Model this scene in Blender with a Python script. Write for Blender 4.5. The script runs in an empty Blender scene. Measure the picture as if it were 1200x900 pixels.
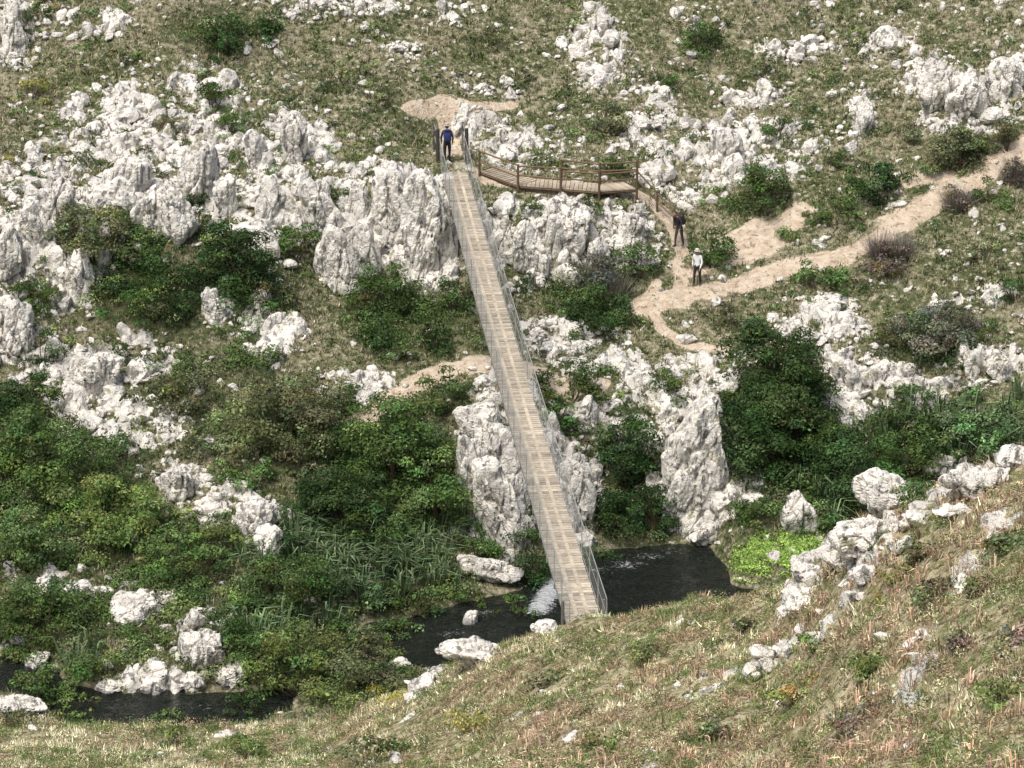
import bpy, bmesh, math, numpy as np
from mathutils import Vector, Matrix
rng=np.random.default_rng(11)
D=bpy.data; SC=bpy.context.scene
# ------------------------------------------------------------------ camera
CAMZ=42.0; PITCH=math.radians(20.3); FPX=4000.0
cam=D.objects.new("camera",D.cameras.new("camera")); SC.collection.objects.link(cam)
cam.location=(0,0,CAMZ); cam.rotation_euler=(math.pi/2-PITCH,0,0)
cam.data.lens=120; cam.data.sensor_width=36; cam.data.clip_start=0.5; cam.data.clip_end=3000
SC.camera=cam
SC.view_settings.view_transform='Standard'; SC.view_settings.look='None'; SC.view_settings.exposure=0
cp,sp=math.cos(PITCH),math.sin(PITCH)
def bearing(u,v):
    a=(u-600)/FPX; b=(v-450)/FPX
    return np.array([a, cp-b*sp, -sp-b*cp])
def at_z(u,v,z):
    d=bearing(u,v); t=(z-CAMZ)/d[2]; return np.array([d[0]*t,d[1]*t,z])
def ppm(p):   # survey scale (units per metre) at a point
    return FPX/(p[1]*cp-(p[2]-CAMZ)*sp)
# ------------------------------------------------------------------ noise
def hsh(ix,iy,iz,s=0):
    n=(ix*374761393+iy*668265263+iz*1103515245+s*1274126177)&0xffffffff
    n=((n^(n>>13))*1274126177)&0xffffffff
    return ((n^(n>>16))&0xffffffff)/4294967295.0
def vn(x,y,z,s=0):
    fx,fy,fz=np.floor(x),np.floor(y),np.floor(z)
    ix,iy,iz=fx.astype(np.int64),fy.astype(np.int64),fz.astype(np.int64)
    a,b,c=x-fx,y-fy,z-fz
    a=a*a*(3-2*a); b=b*b*(3-2*b); c=c*c*(3-2*c)
    def L(p,q,t): return p+(q-p)*t
    return L(L(L(hsh(ix,iy,iz,s),hsh(ix+1,iy,iz,s),a),L(hsh(ix,iy+1,iz,s),hsh(ix+1,iy+1,iz,s),a),b),
             L(L(hsh(ix,iy,iz+1,s),hsh(ix+1,iy,iz+1,s),a),L(hsh(ix,iy+1,iz+1,s),hsh(ix+1,iy+1,iz+1,s),a),b),c)
def fbm(x,y,z=None,s=0,o=4):
    x=np.asarray(x,float); y=np.asarray(y,float)
    z=np.zeros_like(x)+0.37 if z is None else np.asarray(z,float)
    t=0; A=1; W=0
    for i in range(o):
        t=t+A*vn(x,y,z,s+i*17); W+=A; A*=.5; x=x*2.03+5.1; y=y*2.03+1.7; z=z*2.03+9.2
    return t/W
def worley(x,y,z,s=0):
    ix,iy,iz=[np.floor(q).astype(np.int64) for q in (x,y,z)]
    F1=np.full(x.shape,9.);F2=np.full(x.shape,9.);ID=np.zeros(x.shape)
    for i in (-1,0,1):
        for j in (-1,0,1):
            for k in (-1,0,1):
                a,b,c=ix+i,iy+j,iz+k
                d=np.sqrt((a+hsh(a,b,c,s)-x)**2+(b+hsh(a,b,c,s+1)-y)**2+(c+hsh(a,b,c,s+2)-z)**2)
                n=d<F1
                F2=np.where(n,F1,np.minimum(F2,d)); ID=np.where(n,hsh(a,b,c,s+5),ID); F1=np.where(n,d,F1)
    return F1,F2,ID
# ------------------------------------------------------------------ mesh helper
def link(o,parent=None):
    SC.collection.objects.link(o)
    if parent: o.parent=parent
    return o
def make(name,V,Fs,mat,col=None,smooth=False,parent=None,attr="Col",matidx=None):
    me=D.meshes.new(name); V=np.asarray(V,np.float32)
    if isinstance(Fs,np.ndarray): Fs=[Fs]
    Fs=[np.asarray(f,np.int32) for f in Fs if len(f)]
    me.vertices.add(len(V)); me.vertices.foreach_set("co",V.ravel())
    nl=sum(f.size for f in Fs); nf=sum(len(f) for f in Fs)
    me.loops.add(nl); me.loops.foreach_set("vertex_index",np.concatenate([f.ravel() for f in Fs]))
    me.polygons.add(nf); st=[];o=0
    for f in Fs:
        st.append(o+np.arange(len(f))*f.shape[1]); o+=f.size
    me.polygons.foreach_set("loop_start",np.concatenate(st).astype(np.int32))
    me.polygons.foreach_set("use_smooth",np.full(nf,smooth))
    me.update(calc_edges=True)
    if col is not None:
        c=np.ones((len(V),4),np.float32); c[:,:col.shape[1]]=col
        a=me.color_attributes.new(attr,'FLOAT_COLOR','POINT'); a.data.foreach_set("color",c.ravel())
    for m in (mat if isinstance(mat,(list,tuple)) else [mat]): me.materials.append(m)
    return link(D.objects.new(name,me),parent)
class MB:
    def __init__(s): s.V=[];s.Q=[];s.T=[];s.C=[];s.n=0
    def add(s,V,Q=None,T=None,c=(1,1,1)):
        V=np.asarray(V,float)
        if Q is not None and len(Q): s.Q.append(np.asarray(Q)+s.n)
        if T is not None and len(T): s.T.append(np.asarray(T)+s.n)
        s.V.append(V); cc=np.asarray(c,float); s.C.append(np.tile(cc,(len(V),1)) if cc.ndim==1 else cc); s.n+=len(V)
    def box(s,c,h,ax=np.eye(3),col=(1,1,1)):
        sg=np.array([[-1,-1,-1],[1,-1,-1],[1,1,-1],[-1,1,-1],[-1,-1,1],[1,-1,1],[1,1,1],[-1,1,1]],float)
        V=np.asarray(c)+(sg*np.asarray(h))@np.asarray(ax)
        s.add(V,[[0,3,2,1],[4,5,6,7],[0,1,5,4],[1,2,6,5],[2,3,7,6],[3,0,4,7]],None,col)
    def tube(s,p0,p1,r0,r1,n=7,col=(1,1,1)):
        p0=np.asarray(p0,float);p1=np.asarray(p1,float);d=p1-p0;d/=np.linalg.norm(d)+1e-9
        a=np.cross(d,[0,0,1.] if abs(d[2])<.9 else [1.,0,0]);a/=np.linalg.norm(a);b=np.cross(d,a)
        t=np.arange(n)/n*2*math.pi; R=np.cos(t)[:,None]*a+np.sin(t)[:,None]*b
        V=np.vstack([p0+R*r0,p1+R*r1,[p0],[p1]]); i=np.arange(n);j=(i+1)%n
        s.add(V,np.stack([i,j,j+n,i+n],1),np.vstack([np.stack([j,i,np.full(n,2*n)],1),np.stack([i+n,j+n,np.full(n,2*n+1)],1)]),col)
    def out(s,name,mat,parent=None,smooth=False):
        return make(name,np.vstack(s.V),[np.vstack(q) for q in (s.Q,s.T) if q],mat,np.vstack(s.C),smooth,parent)
# ------------------------------------------------------------------ terrain profiles
BR=[(-600,800,102,93,109),(0,838,101,91,109.3),(90,848,101,91,106.8),(200,850,101,91,106),(290,847,100.3,89.5,107),(360,842,99.5,87.5,110.6),(480,800,97,82,111.3),(540,765,95,79,110.5),
    (600,742,93,75,110.5),(700,716,92,72,112),(830,690,89,68,114),(920,684,86,66,115),(960,655,83,64,116),(1010,605,80,62,117),(1100,562,77,58,117),(1200,525,75,55,117),(1800,440,70,48,118)]
near=[]
for (u,v,yc,y9,yw) in BR:
    d=bearing(u,v); zc=CAMZ+d[2]/d[1]*yc; d9=bearing(u,900); z9=CAMZ+d9[2]/d9[1]*y9
    ym=(yc+y9)/2; zm=(zc+z9)/2-0.15
    K=[(-400,60),(-30,44),(0,40.3),(3,38.5),(20,28),(y9,z9),(ym,zm),(yc,zc),(yc+1,zc-1.0),(yc+2.6,max(zc-2.9,-9.6)),(yw-1.2,-9.6),(yw,-10),(yw+1,-10.9),(900,-10.9)]
    near.append(((u-600)/FPX/cp,K))
FAR=[(-600,[(740,-10),(600,-7.5),(400,-3.8),(280,-.5),(120,2),(0,5)]),
 (0,[(768,-10),(762,-9.5),(600,-7.5),(450,-5),(400,-3.8),(280,-.5),(220,.6),(120,2),(0,5)]),
 (90,[(806,-10),(796,-9.5),(700,-8.8),(600,-7.6),(480,-5.6),(420,-4.6),(280,-.8),(200,.4),(110,2.2),(0,5)]),
 (200,[(814,-10),(802,-9.5),(700,-8.8),(600,-7.6),(480,-5.6),(420,-4.6),(280,-.8),(200,.4),(110,2.2),(0,5)]),
 (300,[(808,-10),(796,-9.5),(700,-8.7),(600,-7.5),(480,-5.4),(400,-4.2),(300,-1.6),(210,.2),(120,1.8),(0,4.8)]),
 (380,[(752,-10),(742,-9.5),(640,-8.4),(500,-6),(450,-5.1),(330,-3.0),(230,-.3),(150,1),(0,4.6)]),
 (450,[(724,-10),(712,-9.4),(640,-8.6),(500,-6),(450,-5.1),(330,-3.4),(230,-.4),(150,1),(0,4.6)]),
 (600,[(698,-10),(650,-9.5),(460,-5.2),(425,-4.7),(340,-3.4),(235,-.6),(185,-.1),(120,1.2),(0,4.4)]),
 (700,[(648,-10),(615,-9.4),(520,-7),(450,-5.3),(340,-3.5),(250,-1.1),(205,-.3),(120,1.2),(0,4.4)]),
 (820,[(636,-10),(624,-9.6),(470,-5.6),(430,-5),(350,-3.6),(300,-2.8),(240,-1.6),(200,-.6),(100,1.6),(0,4.4)]),
 (850,[(655,-10),(620,-9.4),(470,-5.7),(430,-5),(350,-3.6),(300,-2.8),(240,-1.5),(200,-.6),(100,1.6),(0,4.4)]),
 (868,[(690,-10),(682,-9.5),(640,-9.2),(470,-5.7),(430,-5),(350,-3.6),(300,-2.8),(240,-1.5),(200,-.6),(100,1.6),(0,4.4)]),
 (950,[(690,-10),(682,-9.5),(640,-9.1),(560,-8.0),(450,-5.6),(330,-3),(280,-2.2),(220,-.8),(100,1.6),(0,4.3)]),
 (1080,[(670,-10),(640,-9.6),(560,-8.2),(440,-5.4),(330,-2.8),(240,-1),(200,-.3),(100,2.2),(0,4.6)]),
 (1200,[(670,-10),(640,-9.6),(520,-7.2),(400,-4.2),(280,-1.6),(190,.2),(100,2.6),(0,5.2)]),
 (1800,[(660,-10),(520,-7),(400,-4),(280,-1.5),(100,2.8),(0,5.4)])]
far=[]
for u,k in FAR:
    P=[at_z(u,v,z)[1:] for v,z in k]; P=[(-500,-10.9),(P[0][0]-1,-10.9)]+[tuple(p) for p in P]
    y0,z0=P[-1]; P+= [(y0+7,z0+4),(y0+30,z0+13),(y0+90,z0+36),(y0+170,z0+45),(1500,z0+60)]
    Q=[P[0]]
    for p in P[1:]: Q.append((max(p[0],Q[-1][0]+.3),p[1]))
    far.append(((u-600)/FPX/cp,Q))
def sheet(cols,x,y):
    s=x/np.maximum(y,40.); S=np.array([c[0] for c in cols])
    Z=np.stack([np.interp(y,[p[0] for p in c[1]],[p[1] for p in c[1]]) for c in cols])
    i=np.clip(np.searchsorted(S,s)-1,0,len(S)-2); t=np.clip((s-S[i])/(S[i+1]-S[i]),0,1)
    flat=np.arange(s.size); Zf=Z.reshape(len(S),-1); i=i.ravel(); t=t.ravel()
    return (Zf[i,flat]*(1-t)+Zf[i+1,flat]*t).reshape(s.shape)
ST=0.125
xd=np.arange(-27,27.01,ST); yd=np.arange(50,163.01,ST)
def geo(a,b,n): return a+(b-a)*np.linspace(0,1,n+1)[1:]**2.2
XT=np.concatenate([geo(-27,-700,26)[::-1],xd,geo(27,700,26)])
YT=np.concatenate([geo(50,-350,30)[::-1],yd,geo(163,1300,30)])
GX,GY=np.meshgrid(XT,YT)
H=np.maximum(sheet(near,GX,GY),sheet(far,GX,GY))
def blur(A,n):
    for _ in range(3):
        for ax in (0,1):
            P=np.pad(A,[(n,n) if a==ax else (0,0) for a in (0,1)],mode='edge'); c=np.cumsum(P,axis=ax)
            c=np.concatenate([np.zeros_like(np.take(c,[0],axis=ax)),c],axis=ax)
            w=2*n+1; L=A.shape[ax]
            A=(np.take(c,np.arange(w,w+L),axis=ax)-np.take(c,np.arange(0,L),axis=ax))/w
    return A
H0=H.copy(); H=blur(H,2)
out=(np.abs(GX)>26.5)|(GY<50.5)|(GY>162.5); H=np.where(out,H0,H)
wet=np.clip((H+9.9)/.8,0,1)
nearw=np.clip((92-GY)/4,0,1)*(1-out)
H=H+wet*(.6*(fbm(GX/3.5,GY/3.5,s=3)-.5)+.25*(fbm(GX/.9,GY/.9,s=4)-.5))+.25*(1-wet)*(fbm(GX/1.2,GY/1.2,s=8)-.5)
H=H+nearw*(.85*(fbm(GX/2.2,GY/2.8,s=13,o=4)-.5))
A0=np.array([2.25,92.2,0.0]); A1=np.array([-2.66,141.9,0.0])
def pad(H,c,z,r):
    w=np.clip(1.6-np.hypot(GX-c[0],(GY-c[1]))/r,0,1); w=w*w*(3-2*w); return H*(1-w)+z*w
H=pad(H,(-2.7,143.2),-.03,1.5)
def hq(x,y,A=None):
    A=H if A is None else A
    x=np.asarray(x,float);y=np.asarray(y,float)
    i=np.clip(np.searchsorted(XT,x)-1,0,len(XT)-2); j=np.clip(np.searchsorted(YT,y)-1,0,len(YT)-2)
    a=np.clip((x-XT[i])/(XT[i+1]-XT[i]),0,1); b=np.clip((y-YT[j])/(YT[j+1]-YT[j]),0,1)
    return (A[j,i]*(1-a)+A[j,i+1]*a)*(1-b)+(A[j+1,i]*(1-a)+A[j+1,i+1]*a)*b
def spot(u,v):
    d=bearing(u,v); y=np.arange(45,220,.04); x=d[0]/d[1]*y; z=CAMZ+d[2]/d[1]*y; h=np.maximum(hq(x,y),-10.05)
    k=np.argmax(h>=z); return np.array([x[k],y[k],h[k]])
def field(blobs,x,y,power=1.5):
    M=np.zeros(np.shape(x))
    for b in blobs:
        u,v,ru,rv=b[:4]; w=b[4] if len(b)>4 else 1
        c=spot(u,v); k=ppm(c); rx=ru/k; t=spot(u,v-rv); o=spot(u,v+rv)
        ry=np.clip(max(t[1]-c[1],c[1]-o[1]) if abs(t[1]-o[1])<14 else min(abs(t[1]-c[1]),abs(c[1]-o[1])),.4,7)
        d2=((x-c[0])/rx)**2+((y-c[1])/ry)**2
        M=np.maximum(M,w*np.exp(-.75*d2**power))
    return M
ROCK=[(60,250,95,55,1.1),(30,350,50,80,1.1),(170,130,90,30),(150,210,120,50,1.1),(230,180,60,60,1.1),(300,230,60,55,1.1),(345,180,45,55),(400,270,35,60,1.1),
 (500,270,34,60,1.2),(440,230,60,45),(600,290,45,50,1.1),(660,270,40,42,1.1),(620,180,70,25,.7),(700,60,40,50,.7),(845,170,120,28,.8),(740,270,34,34),
 (800,215,60,22,.75),(1140,120,60,38),(1010,130,20,30,.75),(1190,90,20,25),(1080,90,50,30,.6),(20,30,35,45),(110,25,40,14),(400,8,90,12,.8),(250,360,22,20),
 (320,390,40,30),(140,430,60,20),(50,420,45,40),(110,480,60,40,.75),(170,500,50,30,.75),(210,560,30,30,.8),(260,590,50,25),(310,620,30,30),
 (230,750,34,34,.9),(150,700,50,18,.9),(190,790,50,14),(270,790,20,12),(20,830,30,12),(580,560,40,95,1.3),(580,480,34,34),(660,560,42,65,1.2),(690,470,34,45),
 (815,560,46,75,1.3),(760,480,50,38,.9),(820,440,60,25,.8),(670,400,60,25,.9),(600,450,50,18,.7),(430,455,60,20,.9),(960,380,60,30,.7),(1000,450,50,55,.8),
 (1060,460,50,30,.8),(1150,430,60,22,.9),(1140,350,50,20,.7),(870,570,22,25),(1050,590,60,22),(960,668,40,20),(1020,635,30,20),
 (1130,570,60,14),(910,770,28,12),(560,765,45,12),(500,800,22,12),(730,702,50,6,.8),(640,738,40,6,.8),(820,800,30,12,.7),(1065,790,25,12,.8),
 (40,680,40,12,.8),(760,130,40,40,.6),(560,150,40,20,.7),(940,60,60,15,.6),(520,20,40,14,.6),(560,100,60,12,.6),(1040,50,40,20,.6),(880,110,50,20,.6),(30,760,30,14,.8),(90,690,30,10,.8),
 (240,110,50,30,.8),(900,200,60,20,.6),(540,600,20,40),(720,430,40,20,.8),(480,60,40,12,.5),(1130,680,30,14,.7),(980,730,30,10,.7),(1180,610,30,12,.6),(700,790,30,8,.5),(1100,740,20,8,.6)]
LUSH=[(60,560,120,80),(130,640,120,40),(60,740,90,50),(330,500,90,55),(450,560,120,75),(450,670,130,45),(740,570,55,80),(910,540,80,85),
 (1060,540,120,55),(180,350,90,40),(290,320,55,50),(470,370,60,45),(700,350,55,45),(380,790,110,40),(620,640,25,50),(210,650,100,40),(900,650,60,18),
 (20,500,70,50),(1095,400,55,35),(130,280,60,35),(260,40,60,25,.7),(1130,180,50,35,.6),(1000,600,80,30),(250,740,120,60,.9),(120,790,110,14,.9),(30,815,60,20,.9),(250,440,90,25,.8),(560,380,40,40,.7),(700,430,50,30,.6),(640,500,30,40,.8),(550,600,60,50,.7)]
PATHS=[([(1215,172),(1170,192),(1125,218),(1075,248),(1035,275),(990,300),(925,316),(860,335),(800,348),(755,358)],.54),
 ([(770,330),(757,358),(775,385),(800,402),(850,413)],.20),([(860,285),(885,275),(905,285),(850,300),(805,315)],.66),
 ([(420,492),(445,480),(475,460),(510,437),(560,425),(610,436),(655,452),(700,450)],.50),([(545,195),(575,212),(620,222),(690,226),(745,226),(790,262),(800,300),(800,340)],.30),
 ([(475,126),(520,120),(560,124),(600,124)],.22),([(520,122),(528,150),(528,182)],.36),([(1070,212),(1110,207),(1150,200)],.4),
 ([(935,245),(925,262),(900,272)],.45)]
def segd(x,y,a,b):
    dx,dy=b[0]-a[0],b[1]-a[1]; t=np.clip(((x-a[0])*dx+(y-a[1])*dy)/(dx*dx+dy*dy+1e-9),0,1)
    return np.hypot(x-a[0]-t*dx,y-a[1]-t*dy)
PW=[([spot(u,v) for u,v in p],r) for p,r in PATHS]
def pathf(x,y):
    M=np.zeros(np.shape(x)); wob=fbm(x/.7,y/.7,s=40,o=4)-.5
    for P,r in PW:
        for a,b in zip(P[:-1],P[1:]):
            M=np.maximum(M,np.clip(1.6-segd(x,y,a,b)/r+wob*1.7,0,1))
    return np.clip(M*1.25,0,1)
core=(np.abs(GX)<27)&(GY>50)&(GY<163)
R=np.zeros_like(GX);L=np.zeros_like(GX);P=np.zeros_like(GX)
R[core]=field(ROCK,GX[core],GY[core]);L[core]=field(LUSH,GX[core],GY[core]);P[core]=pathf(GX[core],GY[core])
NEARM=np.clip((106-GY)/4,0,1)
def sm(a,b,t): t=np.clip((t-a)/(b-a),0,1); return t*t*(3-2*t)
gy,gx=np.gradient(H,YT,XT); SL=np.hypot(gx,gy)
RZ=R.copy()
br=fbm(GX/.95,GY/.75,H/1.1,s=9,o=4)
R=np.clip(R*(.18+1.0*sm(.38,.53,br)+.40*np.clip(SL-.65,0,1)),0,1)
R=np.maximum(R,np.where(out,.25,0))
R*=1-P
N=np.stack([-gx,-gy,np.ones_like(H)],-1); N/=np.linalg.norm(N,axis=-1,keepdims=True)
wx=.5*(fbm(GX/.8,GY/.8,H/.8,s=60,o=3)-.5); 
F1,F2,ID=worley((GX+wx)/.65,(GY-wx)/.65,H/1.5,s=70)
G1,G2,IE=worley((GX-wx)/.30,(GY+wx)/.30,H/.6,s=90)
rk=sm(.25,.6,R)
disp=rk*((ID-.3)*.6-.36*np.exp(-(F2-F1)*11)+(IE-.5)*.15-.10*np.exp(-(G2-G1)*10)+.2*(fbm(GX/.4,GY/.4,H/.4,s=5)-.5))
disp+=(1-P)*wet*(.12*(fbm(GX/.3,GY/.3,s=6)-.5))
disp[out]=0
PX=np.stack([GX,GY,H],-1)+N*disp[...,None]
# ------------------------------------------------------------------ materials
def mat(name):
    m=D.materials.new(name); m.use_nodes=True; nt=m.node_tree; return m,nt,nt.nodes,nt.links,nt.nodes["Principled BSDF"]
def mixc(nt,f,a,b):
    n=nt.nodes.new("ShaderNodeMix"); n.data_type='RGBA'
    for s,v in ((n.inputs[0],f),(n.inputs[6],a),(n.inputs[7],b)):
        if hasattr(v,"is_linked"): nt.links.new(v,s)
        elif isinstance(v,(int,float)): s.default_value=v
        else: s.default_value=(*v,1)
    return n.outputs[2]
def noi(nt,sc,det=4,vec=None,rough=.6):
    n=nt.nodes.new("ShaderNodeTexNoise"); n.inputs["Scale"].default_value=sc; n.inputs["Detail"].default_value=min(det,3); n.inputs["Roughness"].default_value=rough
    if vec: nt.links.new(vec,n.inputs["Vector"])
    return n.outputs[0]
def ramp(nt,f,a,b):
    n=nt.nodes.new("ShaderNodeMapRange"); n.interpolation_type='SMOOTHSTEP'; n.inputs[1].default_value=a; n.inputs[2].default_value=b
    nt.links.new(f,n.inputs[0]); return n.outputs[0]
def mth(nt,op,a,b=0):
    n=nt.nodes.new("ShaderNodeMath"); n.operation=op
    for s,v in zip(n.inputs,(a,b)):
        if hasattr(v,"is_linked"): nt.links.new(v,s)
        else: s.default_value=v
    return n.outputs[0]
def coords(nt):
    n=nt.nodes.new("ShaderNodeTexCoord"); return n.outputs["Object"]
def bump(nt,bs,h,st,dist):
    b=nt.nodes.new("ShaderNodeBump"); b.inputs["Strength"].default_value=st; b.inputs["Distance"].default_value=dist
    nt.links.new(h,b.inputs["Height"]); nt.links.new(b.outputs[0],bs.inputs["Normal"])
def rockcolor(nt,co):
    c=mixc(nt,ramp(nt,noi(nt,1.1,3,co),.40,.66),(.74,.705,.64),(.54,.515,.475))
    mp=nt.nodes.new("ShaderNodeMapping"); mp.inputs["Scale"].default_value=(1,1,.28); nt.links.new(co,mp.inputs[0])
    c=mixc(nt,ramp(nt,noi(nt,3.6,3,mp.outputs[0],.72),.53,.62),c,(.22,.215,.20))
    c=mixc(nt,ramp(nt,noi(nt,2.0,3,co,.7),.57,.68),c,(.30,.285,.19))
    return c
MG,nt,nd,lk,bs=mat("ground_soil_and_rock"); co=coords(nt)
at=nd.new("ShaderNodeAttribute"); at.attribute_name="mask"; sx=nd.new("ShaderNodeSeparateColor"); lk.new(at.outputs["Color"],sx.inputs[0])
n1=noi(nt,.6,3,co); n4=noi(nt,4,3,co,.75); n2=noi(nt,2.6,3,co,.7)
g=mixc(nt,ramp(nt,n1,.4,.6),(.110,.120,.055),(.24,.215,.14))
g=mixc(nt,ramp(nt,n4,.5,.62),g,(.060,.075,.032))
g=mixc(nt,ramp(nt,n4,.47,.36),g,(.40,.36,.27))
dry=mixc(nt,ramp(nt,n2,.4,.6),(.42,.37,.24),(.18,.18,.08))
dry=mixc(nt,ramp(nt,n4,.52,.60),dry,(.12,.09,.055))
g=mixc(nt,at.outputs["Alpha"],g,dry)
g=mixc(nt,sx.outputs[2],g,mixc(nt,ramp(nt,n2,.4,.6),(.035,.052,.018),(.08,.088,.04)))
rf=ramp(nt,mth(nt,'ADD',sx.outputs[0],mth(nt,'MULTIPLY',mth(nt,'SUBTRACT',n2,.5),1.5)),.42,.54)
g=mixc(nt,rf,g,rockcolor(nt,co))
pc=mixc(nt,ramp(nt,n2,.35,.65),(.60,.51,.40),(.45,.355,.26))
pc=mixc(nt,ramp(nt,n4,.56,.64),pc,(.26,.21,.14))
pf=ramp(nt,mth(nt,'ADD',sx.outputs[1],mth(nt,'MULTIPLY',mth(nt,'SUBTRACT',n4,.5),1.4)),.42,.56)
g=mixc(nt,pf,g,pc); lk.new(g,bs.inputs["Base Color"]); bs.inputs["Roughness"].default_value=.95; bs.inputs["Specular IOR Level"].default_value=.1
bump(nt,bs,noi(nt,7,3,co,.75),.9,.15)
MR,nt,nd,lk,bs=mat("limestone"); co=coords(nt)
lk.new(rockcolor(nt,co),bs.inputs["Base Color"]); bs.inputs["Roughness"].default_value=.92; bs.inputs["Specular IOR Level"].default_value=.1
bump(nt,bs,noi(nt,5,3,co,.75),.9,.15)
def leafmat(name,tr):
    m=D.materials.new(name); m.use_nodes=True; nt=m.node_tree; nt.nodes.clear()
    a=nt.nodes.new("ShaderNodeAttribute"); a.attribute_name="Col"; d1=nt.nodes.new("ShaderNodeBsdfDiffuse"); o=nt.nodes.new("ShaderNodeOutputMaterial"); nt.links.new(a.outputs["Color"],d1.inputs[0])
    if tr:
        d2=nt.nodes.new("ShaderNodeBsdfTranslucent"); mx=nt.nodes.new("ShaderNodeMixShader"); mx.inputs[0].default_value=tr
        nt.links.new(a.outputs["Color"],d2.inputs[0]);nt.links.new(d1.outputs[0],mx.inputs[1]);nt.links.new(d2.outputs[0],mx.inputs[2]);nt.links.new(mx.outputs[0],o.inputs[0])
    else: nt.links.new(d1.outputs[0],o.inputs[0])
    return m
MF=leafmat("foliage",.2); MGR=leafmat("grass_blades",0)
def colmat(name,rough=.8,metal=0,grain=0,scale=6):
    m,nt,nd,lk,bs=mat(name); a=nd.new("ShaderNodeAttribute"); a.attribute_name="Col"; c=a.outputs["Color"]
    n=noi(nt,scale,5,coords(nt),.7); mm=nd.new("ShaderNodeMix"); mm.data_type='RGBA'; mm.blend_type='MULTIPLY'; mm.inputs[0].default_value=grain
    lk.new(c,mm.inputs[6]); r=nd.new("ShaderNodeMapRange"); r.inputs[1].default_value=.3; r.inputs[2].default_value=.7; r.inputs[3].default_value=.45; r.inputs[4].default_value=1.2
    lk.new(n,r.inputs[0]); lk.new(r.outputs[0],mm.inputs[7]); lk.new(mm.outputs[2],bs.inputs["Base Color"]); bs.inputs["Roughness"].default_value=rough; bs.inputs["Metallic"].default_value=metal
    return m
MW=colmat("weathered_wood",.85,0,.6,5); MS=colmat("galvanised_steel",.5,.3,.3,8); MC=colmat("cloth",.9,0,.3,20); MK=colmat("skin",.6,0,.1,20)
# ------------------------------------------------------------------ ground
ny,nx=GX.shape; idx=np.arange(ny*nx).reshape(ny,nx)
F=np.stack([idx[:-1,:-1],idx[:-1,1:],idx[1:,1:],idx[1:,:-1]],-1).reshape(-1,4)
make("ground",PX.reshape(-1,3),F,MG,np.stack([R,P,L*wet,NEARM],-1).reshape(-1,4),True,attr="mask")
# ------------------------------------------------------------------ river
xs=np.arange(-60,80,.15); ys=np.arange(100,130,.15); wxg,wyg=np.meshgrid(xs,ys)
casc=[spot(*q)[:2] for q in ((655,680),(648,692),(640,704),(630,718))]
fm=np.zeros_like(wxg)
for a,b in zip(casc[:-1],casc[1:]): fm=np.maximum(fm,1.25*np.exp(-(segd(wxg,wyg,a,b)/.6)**2))
for q,w in (((402,746),.7),((735,664),.72),((560,722),.62),((150,828),.5),((700,672),.6),((530,745),.6),((240,832),.5),((760,655),.66),((790,648),.55)):
    c=spot(*q); fm=np.maximum(fm,w*np.exp(-((wxg-c[0])/1.1)**2-((wyg-c[1])/.6)**2))
wz=-10+.14*(fbm(wxg/.7+wyg*.5,wyg/.35,s=31)-.5)+.16*fm*fbm(wxg/.3,wyg/.3,s=33)
ww,nt,nd,lk,bs=mat("river_water"); co=coords(nt)
mp=nd.new("ShaderNodeMapping"); mp.inputs["Scale"].default_value=(1,2.6,1); mp.inputs["Rotation"].default_value=(0,0,.5); lk.new(co,mp.inputs[0])
at=nd.new("ShaderNodeAttribute"); at.attribute_name="Col"
fo=ramp(nt,mth(nt,'ADD',at.outputs["Fac"],mth(nt,'MULTIPLY',mth(nt,'SUBTRACT',noi(nt,6,3,mp.outputs[0],.8),.5),2.4)),.72,.90)
lk.new(mixc(nt,fo,(.010,.014,.009),(.62,.64,.64)),bs.inputs["Base Color"]); bs.inputs["Roughness"].default_value=.08; bs.inputs["IOR"].default_value=1.33
bump(nt,bs,noi(nt,3.2,3,mp.outputs[0],.7),1.0,.4)
wi=np.arange(wxg.size).reshape(wxg.shape)
make("river",np.stack([wxg,wyg,wz],-1).reshape(-1,3),np.stack([wi[:-1,:-1],wi[:-1,1:],wi[1:,1:],wi[1:,:-1]],-1).reshape(-1,4),ww,np.repeat(fm.reshape(-1,1),3,1),True)
# ------------------------------------------------------------------ rocks
def ico(n):
    bm=bmesh.new(); bmesh.ops.create_icosphere(bm,subdivisions=n,radius=1); V=np.array([v.co[:] for v in bm.verts]); F=np.array([[v.index for v in f.verts] for f in bm.faces]); bm.free(); return V,F
ICO={n:ico(n) for n in (2,3,4,5)}
def softcut(V,n_,d,k=13.0,cap=1.25):
    dt=V@n_.T; q=np.where(dt>.05,d/np.maximum(dt,.05),9); q=np.minimum(q,cap+.3)
    return -np.log(np.exp(-k*q).sum(1)+math.exp(-k*cap))/k      # smooth minimum: worn edges
def protos(n,k,seed,rough):
    V,F=ICO[n]; r=np.random.default_rng(seed); o=[]
    for i in range(k):
        m=r.integers(7,12); n_=r.normal(size=(m,3)); n_/=np.linalg.norm(n_,axis=1)[:,None]; d=r.uniform(.5,1.0,m)
        P=V*softcut(V,n_,d)[:,None]
        q=P*2.4+i*7.3; rad2=1+rough*(fbm(q[:,0],q[:,1],q[:,2],s=seed,o=4)-.5)
        o.append(P*rad2[:,None]*1.1)
    return np.array(o),F
RP2=protos(2,24,1,.5); RP3=protos(3,24,2,.65)
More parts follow.
